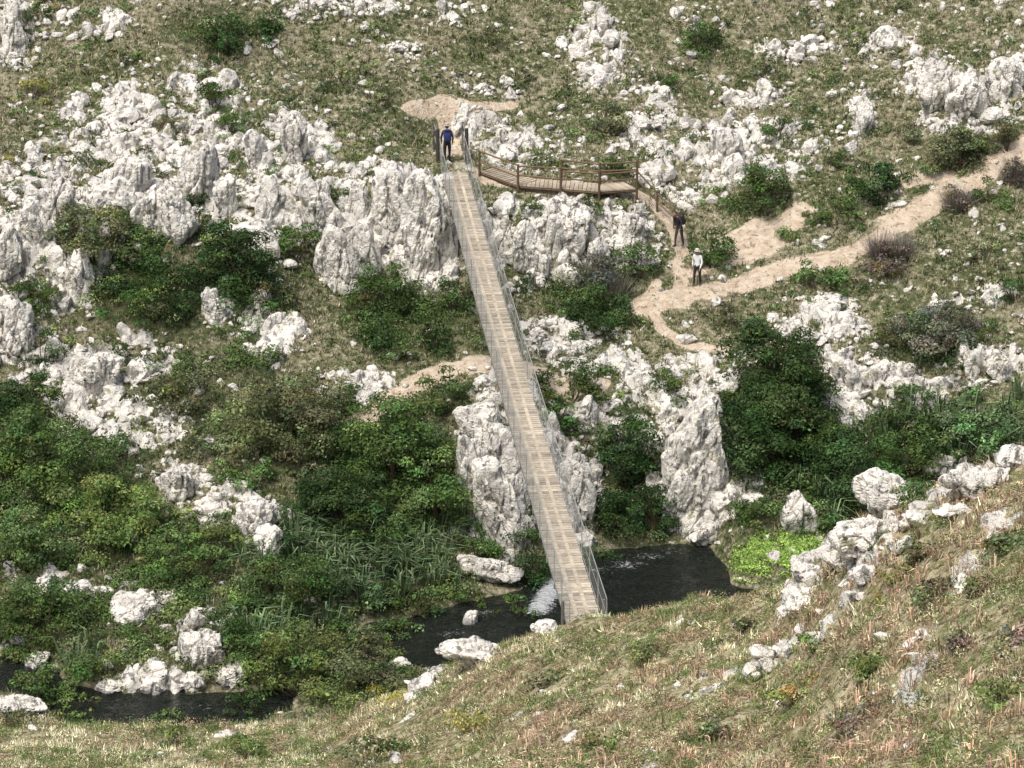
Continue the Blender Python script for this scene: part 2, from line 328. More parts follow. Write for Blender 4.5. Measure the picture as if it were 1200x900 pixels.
def euler(n,tilt):
    a=rng.uniform(0,6.283,n); ca,sa=np.cos(a),np.sin(a); t=rng.normal(0,tilt,n); u=rng.normal(0,tilt,n)
    Z=np.zeros((n,3,3)); Z[:,0,0]=ca;Z[:,0,1]=-sa;Z[:,1,0]=sa;Z[:,1,1]=ca;Z[:,2,2]=1
    X=np.zeros((n,3,3)); X[:,0,0]=1;X[:,1,1]=np.cos(t);X[:,1,2]=-np.sin(t);X[:,2,1]=np.sin(t);X[:,2,2]=np.cos(t)
    Y=np.zeros((n,3,3)); Y[:,1,1]=1;Y[:,0,0]=np.cos(u);Y[:,0,2]=np.sin(u);Y[:,2,0]=-np.sin(u);Y[:,2,2]=np.cos(u)
    return X@Y@Z
def rocks(name,C,S,pr,tilt):
    Pp,F=pr; n=len(C); k=rng.integers(0,len(Pp),n); V=Pp[k]*S[:,None,:]; V=np.einsum('nij,nvj->nvi',euler(n,tilt),V)+C[:,None,:]
    m=V.shape[1]; FF=(F[None]+(np.arange(n)*m)[:,None,None]).reshape(-1,3)
    make(name,V.reshape(-1,3),FF,MR)
def sample(n,y0,y1,marg=1.5):
    y=rng.uniform(y0,y1,n*3); x=rng.uniform(-28,28,n*3); k=np.abs(x)<y*.152/cp*1.06+marg
    x,y=x[k][:n],y[k][:n]; z=hq(x,y)
    ok=z>-9.85
    return x[ok],y[ok],z[ok]
x,y,z=sample(60000,114,157); r=hq(x,y,R); sl=hq(x,y,SL); p=hq(x,y,P)
k=rng.random(len(x))<np.clip(sm(.35,.8,r)*.095*(1+1.2*sl),0,.5)*(p<.3); 
n=k.sum(); s=rng.uniform(.10,.38,n)*np.where(rng.random(n)<.2,1.4,1)
slp=sl[k]; S=np.stack([s*rng.uniform(.6,1.4,n),s*rng.uniform(.7,1.1,n),s*rng.uniform(.45,.95,n)*(1+1.0*np.clip(slp,0,1.2))],1)
rocks("limestone_outcrops",np.stack([x[k],y[k],z[k]-.04*s],1),S,RP3,.22)
x,y,z=sample(130000,106,157); r=hq(x,y,R); rz=hq(x,y,RZ); p=hq(x,y,P); l=hq(x,y,L)
cl=fbm(x/1.6,y/1.6,s=77,o=4)
k=rng.random(len(x))<(sm(.15,.6,rz)*.11+.06*sm(.5,.62,cl)*(1-.6*l)+.010)*(1-.8*(p>.5))
n=k.sum(); s=rng.uniform(.04,.16,n)*np.where(rng.random(n)<.14,1.9,1)
rocks("scattered_stones",np.stack([x[k],y[k],z[k]+.02],1),np.stack([s*rng.uniform(.7,1.5,n),s*rng.uniform(.7,1.2,n),s*rng.uniform(.5,1.,n)],1),RP2,.3)
x,y,z=sample(40000,56,103); r=hq(x,y,R); 
k=rng.random(len(x))<(sm(.2,.65,r)*.16+.006)
n=k.sum(); s=rng.uniform(.04,.26,n)
rocks("hillside_stones",np.stack([x[k],y[k],z[k]-.2*s],1),np.stack([s*rng.uniform(.8,1.6,n),s*rng.uniform(.7,1.2,n),s*rng.uniform(.35,.7,n)],1),RP3,.25)
HERO=[(500,275,28,52),(455,245,24,34),(430,300,14,26),(612,298,13,28),(630,296,13,28),(645,290,12,25),(668,265,24,30),(590,285,12,22),(400,310,20,34),
 (375,250,18,30),(345,170,15,24),(742,272,18,24),(235,210,20,30),(180,250,20,25),(207,262,18,28),(95,330,14,26),(250,362,19,16),(210,568,22,22),(582,592,28,48),
 (565,505,30,20),(602,560,17,30),(548,575,15,45),(812,545,34,64),(798,590,24,30),(832,500,20,28),(670,570,22,42),(640,545,15,28),(935,605,20,22),
 (690,485,12,18),(275,790,18,11),(235,765,24,20),(230,728,14,12),(228,802,13,10),(185,790,14,10),(182,808,12,8),(130,806,15,7),(42,775,14,8),
 (552,724,9,9),(20,830,28,10),(1048,584,34,17),(1018,628,30,18),(1135,572,32,13),(955,670,34,17),(985,652,22,13),(1015,675,16,9),(910,772,26,11),(1075,610,16,9),(945,700,22,10),(1120,600,18,8),(1185,540,18,10),(1055,620,14,8),
 (1170,432,14,16),(1140,432,13,14),(160,715,25,11),(112,442,30,20),(300,615,24,18),(315,642,14,20),(828,625,26,12),(560,768,34,10),(640,738,20,6),
 (500,800,12,8),(10,300,16,30),(40,270,18,25),(70,240,18,22),(130,235,20,20),(300,180,14,20),(20,390,20,25),(1095,112,18,22),(1135,120,20,22),
 (1180,95,18,22),(15,40,16,25),(850,175,14,16),(1010,140,9,18),(990,440,16,18),(525,270,9,30),(475,310,14,20),(700,300,12,18),
 (560,268,12,24),(420,240,12,22),(150,215,22,18),(265,235,14,22),(320,240,14,24),(585,540,20,30),(560,560,18,30),(480,230,12,26),(655,600,16,24),(50,690,16,9),(90,692,14,8),(1100,545,24,9),(1165,562,22,9),
 (1060,640,12,8),(1005,700,12,7),(880,790,12,8),(470,780,10,6)]
def hero(u,v,hw,hh,i):
    r=np.random.default_rng(500+i); b=spot(u,v+hh*.9); k=ppm(b); a=hw/k*1.12; c=hh/k/cp*1.12
    V5,F5=ICO[5 if max(hw,hh)>20 else 4]
    m=12; n_=r.normal(size=(m,3)); n_[:,2]*=.6; n_/=np.linalg.norm(n_,axis=1)[:,None]; d=r.uniform(.62,1.0,m)
    W=V5*(softcut(V5,n_,d)*1.08)[:,None]*np.array([a,a*.85,c])
    q=W*1.0+i*3.1; wq=.3*(fbm(q[:,0]*1.3,q[:,1]*1.3,q[:,2]*1.3,s=i+9,o=3)-.5)
    f1,f2,idd=worley((q[:,0]+wq)*1.9,(q[:,1]-wq)*1.9,(q[:,2]+wq)*.7,s=i); g1,g2,ide=worley((q[:,0]-wq)*4.2,(q[:,1]+wq)*4.2,(q[:,2]+wq)*2.0,s=i+50)
    e=.26*(fbm(q[:,0]*1.8,q[:,1]*1.8,q[:,2]*1.3,s=i,o=5)-.5)+.18*(idd-.5)-.20*np.exp(-(f2-f1)*14)+.05*(ide-.5)-.05*np.exp(-(g2-g1)*12)
    W=W+V5*e[:,None]*min(1,a*1.3)
    an=r.normal(0,.10); W=W@np.array([[math.cos(an),0,math.sin(an)],[0,1,0],[-math.sin(an),0,math.cos(an)]])
    return W+b+np.array([0,a*.3,c*.75]),F5
for i,h in enumerate(HERO):
    W,Ff=hero(*h,i); make("limestone_boulder",W,Ff,MR)
W,Ff=hero(575,681,40,10,99); c=W.mean(0); an=-.33; M=np.array([[math.cos(an),0,-math.sin(an)],[0,1,0],[math.sin(an),0,math.cos(an)]]); make("fallen_limestone_slab",(W-c)@M.T@np.diag([1,.5,1])+c+[0,0,.35],Ff,MR)
# ------------------------------------------------------------------ foliage generators
def unit(a): return a/(np.linalg.norm(a,axis=-1,keepdims=True)+1e-9)
def leaves(C,Rr,n,ls,col,asp=.5,jit=.3,low=-.45):
    n=np.asarray(n,int); i=np.repeat(np.arange(len(C)),n); m=len(i)
    d=unit(rng.normal(size=(m,3))); d[:,2]=np.where(d[:,2]<low,-d[:,2],d[:,2])
    rr=rng.uniform(.35,1.0,m)**.6+np.abs(rng.normal(0,.10,m))
    p=C[i]+Rr[i]*d*rr[:,None]
    nr=unit(d+.8*unit(rng.normal(size=(m,3)))+[0,0,.35]); t=unit(np.cross(nr,rng.normal(size=(m,3)))); b=np.cross(nr,t)
    l=ls[i]*rng.uniform(.5,1.4,m); l=l[:,None]*.5
    V=np.stack([p-t*l,p-b*l*asp,p+t*l,p+b*l*asp],1).reshape(-1,3)
    c=col[i]*np.exp(rng.normal(0,jit,m))[:,None]*(1+rng.normal(0,.06,(m,3)))
    return V,np.arange(m*4).reshape(-1,4),np.repeat(np.clip(c,0,1),4,0)
def blades(B,n,h,w,lean,col,seg=False,spread=.1,jit=.3):
    n=np.asarray(n,int); i=np.repeat(np.arange(len(B)),n); m=len(i)
    a=rng.uniform(0,6.283,m); o=np.stack([np.cos(a),np.sin(a),np.zeros(m)],1)
    sp_=spread[i] if np.ndim(spread) else np.full(m,spread)
    base=B[i]+o*(sp_*rng.random(m))[:,None]-[0,0,.03]
    hh=(h[i]*rng.uniform(.5,1.15,m))[:,None]; le=(lean*rng.uniform(.1,1,m))[:,None]
    sd=np.stack([-np.sin(a+rng.normal(0,.8,m)),np.cos(a),np.zeros(m)],1)*(w[i]*.5)[:,None]
    c=col[i]*np.exp(rng.normal(0,jit,m))[:,None]*(1+rng.normal(0,.06,(m,3)))
    if not seg:
        tip=base+o*hh*le+[0,0,1]*hh*np.sqrt(np.maximum(.1,1-le**2))
        V=np.stack([base-sd,base+sd,tip],1).reshape(-1,3); return V,np.arange(m*3).reshape(-1,3),np.repeat(c,3,0)
    mid=base+o*hh*le*.35+[0,0,.62]*hh; tip=base+o*hh*le*1.1+[0,0,.72]*hh-[0,0,.25]*hh*le
    V=np.stack([base-sd,base+sd,mid+sd,mid-sd,tip],1).reshape(-1,3); k=np.arange(m)[:,None]*5
    return V,[k+np.array([[0,1,2,3]]),k+np.array([[3,2,4]])],np.repeat(c,5,0)
GREEN={'d':(.050,.088,.032),'m':(.088,.138,.046),'l':(.145,.195,.065),'o':(.140,.158,.078),'g':(.14,.15,.105),'y':(.22,.22,.07),'b':(.19,.16,.125),'r':(.10,.16,.07)}
def shrub(name,u,v,hw,hh,tone,tree=False,dens=1.0):
    b=spot(u,v+hh*.7); k=ppm(b); rx=hw/k; rz=hh/k/cp; seed=int(u*7+v)
    base=np.array(GREEN[tone])*math.exp(rng.normal(0,.12)); nl=int(np.clip(rx*rz*20,8,85))
    ctr=b+np.array([0,rx*.25,rz*.72])
    d=unit(rng.normal(size=(nl,3))); lump_=fbm(d[:,0]*1.6+seed,d[:,1]*1.6,d[:,2]*1.6,s=seed,o=2)
    q=(rng.uniform(.2,.95,nl)**.5*(.55+.75*lump_))[:,None]
    C=ctr+d*q*np.array([rx,rx*.85,rz*1.1])
    ns=max(3,nl//6); an=rng.uniform(0,6.283,ns); rr=rng.uniform(.75,1.15,ns)
    S_=np.stack([b[0]+np.cos(an)*rr*rx,b[1]+rx*.25+np.sin(an)*rr*rx*.8,np.zeros(ns)],1); S_[:,2]=np.maximum(hq(S_[:,0],S_[:,1]),-10)+rng.uniform(.02,.3,ns)*rz
    C=np.vstack([C,S_]); nl=len(C); C[:,2]=np.maximum(C[:,2],hq(C[:,0],C[:,1])+.05)
    s=rng.uniform(.16,.44,nl)*(.5+.5*min(rx,rz))
    Rr=np.stack([s*rng.uniform(.9,1.5,nl),s*rng.uniform(.9,1.4,nl),s*rng.uniform(.55,.95,nl)],1)
    ls=np.full(nl,.13 if rx>.9 else .10)*rng.uniform(.8,1.2,nl)
    n=np.clip(1250*dens*Rr[:,0]*Rr[:,2]*(.12/ls)**2,20,1500)
    col=base*np.exp(rng.normal(0,.28,nl))[:,None]*(1+rng.normal(0,.09,(nl,3)))
    V,Fq,c=leaves(C,Rr,n,ls,col)
    mb=MB(); mb.add(V,Fq,None,c)
    bark=(.09,.07,.05); g0=b-[0,0,.2]; top=b+np.array([0,rx*.15,rz*.6]); r0=.03+.04*rz
    if tree: mb.tube(g0,top,r0*1.3,r0*.8,8,bark)
    for j in range(min(nl,9)):
        st=top if tree else g0; md=(st*.5+C[j]*.5)+rng.normal(0,.06,3); mb.tube(st,md,r0*.55,r0*.3,5,bark); mb.tube(md,C[j],r0*.3,r0*.1,5,bark)
    return mb.out(name,MF)
SH=[(262,46,35,25,'d'),(315,33,26,20,'d'),(820,48,28,22,'m'),(250,118,24,20,'m'),(275,148,22,17,'m'),(60,8,25,12,'m'),(38,108,26,13,'y'),(715,142,28,24,'o'),
 (885,228,42,30,'m'),(1125,178,38,34,'o'),(1180,162,22,22,'o'),(1028,222,45,24,'d'),(980,255,35,20,'m'),(1160,228,24,18,'m'),(833,296,28,26,'m'),(748,308,25,24,'m'),
 (718,196,16,12,'m'),(110,282,60,38,'o'),(185,352,80,34,'d'),(285,312,42,46,'d'),(345,290,35,22,'m'),(40,350,26,28,'m'),(450,350,42,36,'m'),(502,398,30,22,'d'),(440,392,28,22,'d'),
 (50,412,24,24,'d'),(340,505,75,50,'o'),(520,468,36,28,'m'),(670,455,45,26,'m'),(780,450,30,20,'m'),(652,490,30,22,'m'),(1095,395,52,36,'g'),(960,330,35,18,'m'),
 (60,545,90,55,'m'),(130,610,80,40,'l'),(30,640,45,45,'m'),(205,660,60,28,'m'),(50,730,60,40,'m'),(65,800,48,26,'m'),(125,778,28,16,'l'),(250,640,38,22,'l'),(330,690,60,38,'m'),
 (265,745,36,30,'d'),(350,785,62,42,'l'),(430,785,50,36,'o'),(300,770,40,30,'m'),(615,655,22,42,'d'),(605,716,22,12,'m'),(205,470,50,26,'o'),(20,480,50,34,'d'),(735,540,42,45,'d'),(720,610,42,28,'d'),(768,600,26,40,'d'),
 (1000,560,55,50,'d'),(1060,530,60,36,'m'),(1130,515,60,30,'r'),(1185,500,30,28,'r'),(960,612,30,18,'m'),(880,600,30,26,'m'),(1070,590,40,20,'m'),(560,645,24,22,'m'),(400,470,30,16,'m'),
 (1040,310,35,22,'b'),(1190,205,18,20,'b'),(1120,235,22,16,'b'),(705,325,38,26,'g'),(700,372,44,30,'d'),(300,420,36,14,'m'),(30,25,22,12,'m'),(925,275,12,7,'l'),(175,430,30,14,'o'),(915,150,20,14,'m'),
 (450,115,20,10,'o'),(560,330,16,28,'d'),(395,235,12,18,'d'),(235,265,12,20,'d'),(690,240,22,10,'m'),(1070,470,30,14,'m'),(850,460,24,20,'m'),(60,455,28,14,'m'),(1190,340,22,20,'d'),(640,195,20,9,'m'),
 (100,715,40,14,'m'),(300,720,40,20,'m'),(170,745,26,14,'m'),(20,700,30,16,'l'),(200,620,50,18,'m'),(330,650,40,20,'d'),(290,560,34,24,'m'),(410,700,50,26,'r'),(480,710,36,18,'m'),(550,700,22,14,'m'),(240,520,34,16,'o'),
 (700,650,24,8,'d'),(650,665,20,20,'d'),(455,420,30,14,'m'),(160,305,24,14,'m'),(530,350,22,22,'m'),(620,250,16,12,'m'),(320,350,30,16,'o'),(840,370,30,10,'o'),(1150,300,30,14,'o'),(1000,340,30,12,'m'),
 (20,770,18,9,'m'),(25,812,34,12,'m'),(80,832,40,8,'l'),(190,846,30,6,'m'),(290,826,26,14,'d'),(395,745,26,16,'m'),(455,775,22,14,'l'),(400,815,50,16,'l'),(470,735,22,12,'m'),(430,750,26,14,'m'),
 (100,190,16,10,'m'),(200,150,14,9,'o'),(320,205,10,9,'m'),(60,300,12,10,'m'),(230,235,9,10,'d'),(360,215,9,10,'m'),(170,180,14,8,'o'),(130,250,14,9,'m'),(20,220,14,10,'o'),(340,120,30,12,'o'),(400,90,36,10,'o'),(610,90,26,9,'o'),(900,90,30,9,'o'),(780,100,20,9,'m'),(980,190,24,10,'m'),(1060,160,20,10,'o'),(560,50,30,9,'o'),(140,70,26,9,'o'),(680,320,20,12,'m'),(610,335,16,12,'d'),(650,350,26,12,'m'),(940,420,26,12,'m'),(1040,400,24,12,'o'),(1160,390,20,12,'m')]
for s in SH: shrub("shrub",*s)
for s in [(915,455,62,70,'d',True,1.2),(895,530,55,45,'d',True,1.1),(930,510,60,50,'m',True,1.0),(460,535,85,58,'m',True),(395,600,58,48,'d',True),(510,590,50,48,'m',True),(430,620,60,36,'m',True)]: shrub("leafy_tree",*s)
x,y,z=sample(44000,104,157); l=hq(x,y,L); r=hq(x,y,R); rz=hq(x,y,RZ); p=hq(x,y,P); cl=fbm(x/2.2,y/2.2,s=21,o=4)
fc=field([(905,650,60,16),(930,660,40,12)],x,y)
k=rng.random(len(x))<(.16*sm(.2,.6,l)+.13*sm(.44,.58,cl)+.012+.10*sm(.3,.7,rz)*(r<.4))*(1-.85*sm(.4,.75,r))*(p<.15)*(fc<.3)
x,y,z,l,cl=x[k],y[k],z[k],l[k],cl[k]; n=len(x); s=rng.uniform(.08,.27,n)*(1+.9*sm(.3,.8,l))
tn=(fbm(x/3,y/3,s=5,o=3)+rng.normal(0,.05,n))[:,None]; base=np.where(tn<.44,GREEN['m'],np.where(tn<.52,GREEN['o'],np.where(tn<.6,GREEN['d'],GREEN['l'])))
V,Fq,c=leaves(np.stack([x,y,z+s*.35],1),np.stack([s*1.3,s*1.2,s*.8],1),np.clip(1150*s*s,16,260),np.full(n,.105),base*np.exp(rng.normal(0,.3,n))[:,None])
make("low_scrub",V,Fq,MGR,c)
x,y,z=sample(70000,108,128,0); f=field([(905,650,62,18),(935,662,40,12),(880,655,30,14)],x,y); f=f*sm(.3,.5,fbm(x/.6,y/.6,s=7,o=3)); k=rng.random(len(x))<f*.9; x,y,z=x[k],y[k],z[k]; n=len(x)
V,Fq,c=leaves(np.stack([x,y,z+.08],1),np.tile([.25,.22,.07],(n,1)),np.full(n,34),np.full(n,.09),np.tile([.27,.40,.10],(n,1))*np.exp(rng.normal(0,.25,n))[:,None])
make("waterside_cress",V,Fq,MF,c)
x,y,z=sample(60000,106,128); f=field([(400,665,70,36),(480,660,70,34),(520,690,40,20),(1130,515,80,26,.7),(1185,500,40,28,.7),(985,590,40,26,.4),(350,780,60,26,.5),(60,800,60,14,.4)],x,y); k=rng.random(len(x))<f*.12; x,y,z=x[k],y[k],z[k]; n=len(x)
V,Fs,c=blades(np.stack([x,y,z],1),np.full(n,12),np.full(n,1.6),np.full(n,.06),.75,np.tile([.13,.185,.09],(n,1))*np.exp(rng.normal(0,.25,n))[:,None],True,.25)
make("giant_reeds",V,Fs,MF,c)
tw=[spot(*q) for q in ((705,345),(690,330),(722,350),(1120,245),(1030,300),(1190,212),(1055,300))]; B=np.array(tw); n=len(B)
V,Fs,c=blades(B,np.full(n,500),np.full(n,1.3),np.full(n,.022),.95,np.tile([.24,.21,.185],(n,1)),False,.35); make("bare_twiggy_bush",V,Fs,MF,c)
yf=[(1050,322),(1035,318),(455,828),(470,822),(10,190),(1110,235),(10,770),(60,12),(860,470),(640,470),(440,815)]; B=np.array([spot(*q) for q in yf]); n=len(B)
V,Fq,c=leaves(B+[0,0,.15],np.tile([.4,.3,.2],(n,1)),np.full(n,150),np.full(n,.06),np.tile([.42,.36,.03],(n,1))); make("yellow_flowers",V,Fq,MF,c)
# grass far side
x,y,z=sample(60000,104,158); r=hq(x,y,R); p=hq(x,y,P); k=rng.random(len(x))<(1-.8*sm(.3,.7,r))*(1-p)**1.5; x,y,z=x[k],y[k],z[k]; n=len(x)
dn=(fbm(x/2.0,y/2.0,s=51,o=5)+rng.normal(0,.10,n))[:,None]; t=sm(.42,.58,dn); col=np.array([.112,.138,.055])*(1-t)+np.array([.34,.31,.205])*t
V,Fs,c=blades(np.stack([x,y,z],1),np.full(n,6),rng.uniform(.10,.34,n),np.full(n,.06),.85,col,False,.13); make("hillside_grass",V,Fs,MGR,c)
# grass near side
x,y,z=sample(60000,53,103,1.0); r=hq(x,y,R); cw=fbm(x/.6,y/.8,s=14,o=3); k=rng.random(len(x))<(1-.85*sm(.35,.7,r))*(.12+.88*sm(.42,.55,cw)); x,y,z,cw=x[k],y[k],z[k],cw[k]; n=len(x)
dn=(fbm(x/1.3,y/1.3,s=52,o=4)+rng.normal(0,.06,n))[:,None]; br=sm(.50,.56,fbm(x/.9,y/.9,s=88,o=3)[:,None]+.015*(x[:,None]-3)/3)*sm(-6,4,x[:,None])
t=sm(.44,.52,dn); col=np.array([.16,.19,.07])*(1-t)+np.array([.60,.56,.38])*t; col=col*(1-br)+np.array([.35,.26,.17])*br
V,Fs,c=blades(np.stack([x,y,z],1),np.full(n,9),rng.uniform(.06,.16,n)*(.7+1.3*sm(.45,.7,cw)),np.full(n,.036),.95,col,False,.16,.45); make("dry_grass",V,Fs,MGR,c)
x,y,z=sample(17000,53,102,1.0); r=hq(x,y,R); cl=fbm(x/1.5,y/1.5,s=63,o=3); k=(cl>.43)&(r<.7); x,y,z,cl=x[k],y[k],z[k],cl[k]; n=len(x); s=rng.uniform(.05,.20,n)*(1+.8*(rng.random(n)<.1))
pk=(fbm(x/1.2,y/1.2,s=19,o=3)+rng.normal(0,.08,n))[:,None]; base=np.where(pk<.43,(.13,.18,.06),np.where(pk<.50,(.08,.11,.04),np.where(pk<.57,(.42,.39,.23),(.27,.20,.13))))
V,Fq,c=leaves(np.stack([x,y,z+s*.3],1),np.stack([s*1.3,s*1.2,s*.85],1),np.clip(2200*s*s,14,130),np.full(n,.065),base*np.exp(rng.normal(0,.25,n))[:,None],.35); make("hillside_herbs",V,Fq,MGR,c)
x,y,z=sample(3600,53,80,1.0); k=(x>0)&(fbm(x/1.3,y/1.3,s=29,o=2)>.47); x,y,z=x[k],y[k],z[k]; n=len(x)
V,Fs,c=blades(np.stack([x,y,z],1),np.full(n,9),rng.uniform(.25,.6,n),np.full(n,.022),.9,np.tile([.38,.27,.19],(n,1))*np.exp(rng.normal(0,.4,n))[:,None],True,.2); make("dead_stalks",V,Fs,MGR,c)
for s in [(430,888,48,16,'o'),(285,882,34,14,'l'),(210,868,26,12,'l'),(460,880,20,8,'m'),(960,750,26,10,'l'),(1020,785,22,12,'l'),(20,846,30,8,'o'),(1150,690,16,8,'o'),(1090,700,30,10,'o'),(1050,680,20,9,'y'),(1180,640,22,10,'o'),(870,740,26,8,'o'),(760,770,26,7,'o'),(1170,820,26,12,'l'),(840,860,34,10,'o'),(640,800,26,6,'o'),(1120,760,22,9,'b'),(1000,850,34,12,'b'),(1080,650,20,9,'o'),(560,850,34,7,'y'),(700,880,34,8,'l'),(930,820,24,9,'y'),(1190,750,20,12,'b')]: shrub("hillside_bush",*s)
# ------------------------------------------------------------------ bridge
BRG=D.objects.new("suspension_footbridge",None); link(BRG)
ax=A1-A0; LEN=np.linalg.norm(ax); ax/=LEN; sd=np.array([ax[1],-ax[0],0])
def bp(t,s=0,h=0):
    q=t/LEN; return A0+ax*t+sd*s+np.array([0,0,h-.30*4*q*(1-q)])
W=.50; mb=MB(); t=0.1
while t<LEN:
    c=np.array([.43,.375,.295])*math.exp(rng.normal(0,.13)); 
    if rng.random()<.12: c=c*.75
    a=bp(t,rng.normal(0,.006),rng.normal(0,.003)); AX=np.stack([sd,ax,[0,0,1]])
    mb.box(a-[0,0,.025],(W+.04,.083,.025),AX,c); t+=.20
mb.out("deck_planks",MW,BRG)
mb=MB()
for s in (-.17,.17):
    for i in range(48): 
        t0,t1=i*LEN/48,(i+1)*LEN/48; m=(bp(t0,s,.012)+bp(t1,s,.012))/2; mb.box(m,(.06,(t1-t0)/2-.01,.010),np.stack([sd,unit(bp(t1)-bp(t0)),[0,0,1]]),np.array([.49,.42,.32])*math.exp(rng.normal(0,.08)))
mb.out("tread_boards",MW,BRG)
mb=MB(); st=(.16,.16,.155)
for s in (-W+.02,W-.02,0):
    for i in range(24):
        mb.tube(bp(i*LEN/24,s,-.12),bp((i+1)*LEN/24,s,-.12),.06,.06,6,st)
for i in range(25):
    mb.tube(bp(i*LEN/24,-W-.06,-.2),bp(i*LEN/24,W+.06,-.2),.045,.045,6,st)
mb.out("deck_beams",MS,BRG)
mb=MB(); g=(.40,.41,.39)
for s in (-W-.05,W+.05):
    for i in range(25):
        t=i*LEN/24; mb.tube(bp(t,s,-.2),bp(t,s,1.12),.018,.018,6,g)
    for i in range(48):
        for h,r in ((1.12,.016),(.6,.007),(.06,.010)): mb.tube(bp(i*LEN/48,s,h),bp((i+1)*LEN/48,s,h),r,r,5,g)
mb.out("railing_posts_and_cables",MS,BRG)
Vn=[];
for s in (-W-.055,W+.055):
    tt=np.arange(.1,LEN,.08); q=tt/LEN; sag=-.30*4*q*(1-q)
    for dt in (.35,-.35):
        a=A0+ax*tt[:,None]+sd*s+np.stack([0*tt,0*tt,.06+sag],1); b=A0+ax*(tt+dt)[:,None]+sd*s+np.stack([0*tt,0*tt,1.1+sag],1)
        w=ax*.0045; Vn.append(np.stack([a-w,a+w,b+w,b-w],1).reshape(-1,3))
Vn=np.vstack(Vn); make("wire_netting",Vn,np.arange(len(Vn)).reshape(-1,4),MS,np.tile([.50,.52,.50],(len(Vn),1)),parent=BRG)
mb=MB()
for s in (-W-.12,W+.12):
    e=bp(LEN-1.0,s,0); mb.tube(e-[0,0,1.0],e+[0,0,1.55],.085,.08,8,(.07,.065,.06)); e2=bp(LEN+.9,s,0); mb.tube(e2-[0,0,.4],e2+[0,0,1.25],.06,.055,8,(.12,.11,.10))
    for h in (1.2,.65): mb.tube(e+[0,0,h],e2+[0,0,h],.03,.03,6,(.3,.3,.29))
    n0=bp(1.2,s,0); mb.tube(n0-[0,0,1.4],n0+[0,0,.6],.05,.05,8,(.2,.19,.17))
    mb.tube(e+[0,0,1.5],bp(LEN+3.5,s*1.5,.1),.018,.018,5,(.3,.3,.3))
mb.box(bp(LEN-.2,0,-.35),(.9,.7,.28),np.stack([sd,ax,[0,0,1]]),(.33,.30,.26))
mb.out("anchor_posts",MS,BRG)
# ------------------------------------------------------------------ timber walkway with rail
WF=D.objects.new("wooden_walkway",None); link(WF); mb=MB(); wd=(.13,.085,.05)
fr=[spot(*q) for q in ((562,207),(607,226),(657,232),(702,236),(746,236))]
zt=[-.12,-.25,-.35,-.45,-.6]; fr=[np.array([p[0],p[1],max(p[2]+.02,z)]) for p,z in zip(fr,zt)]
for a,b in zip(fr[:-1],fr[1:]):
    n=max(2,int(np.linalg.norm(b-a)/.18)); dr=unit((b-a)*[1,1,0]); sdv=np.array([-dr[1],dr[0],0])
    for i in range(n):
        c=a+(b-a)*(i+.5)/n+sdv*.6; mb.box(c+[0,0,.05],(.08,.55,.022),np.stack([dr,sdv,[0,0,1]]),np.array([.46,.38,.28])*math.exp(rng.normal(0,.12)))
    for o in (.1,1.1): mb.tube(a+sdv*o-[0,0,.04],b+sdv*o-[0,0,.04],.06,.06,6,wd)
mb.out("walkway_planks",MW,WF)
def fence(pts,name,hgt=.95,parent=None,brace=False):
    mb=MB()
    for p in pts: mb.tube(p-[0,0,.8],p+[0,0,hgt+.05],.06,.05,7,wd)
    for a,b in zip(pts[:-1],pts[1:]):
        for h in (hgt,hgt*.52): mb.tube(a+[0,0,h+rng.normal(0,.02)],b+[0,0,h+rng.normal(0,.02)],.038,.034,6,np.array(wd)*1.4)
        if brace: mb.tube(a+[0,0,.1],b+[0,0,hgt*.95],.022,.022,5,wd)
    mb.out(name,MW,parent)
fence(fr,"front_rail",parent=WF)
bk=[p+np.array([.05,1.15,0]) for p in fr[2:]]; fence(bk,"back_rail",parent=WF)
fd=[fr[-1],spot(770,248),spot(790,268)]; fence(fd,"timber_fence",.85)
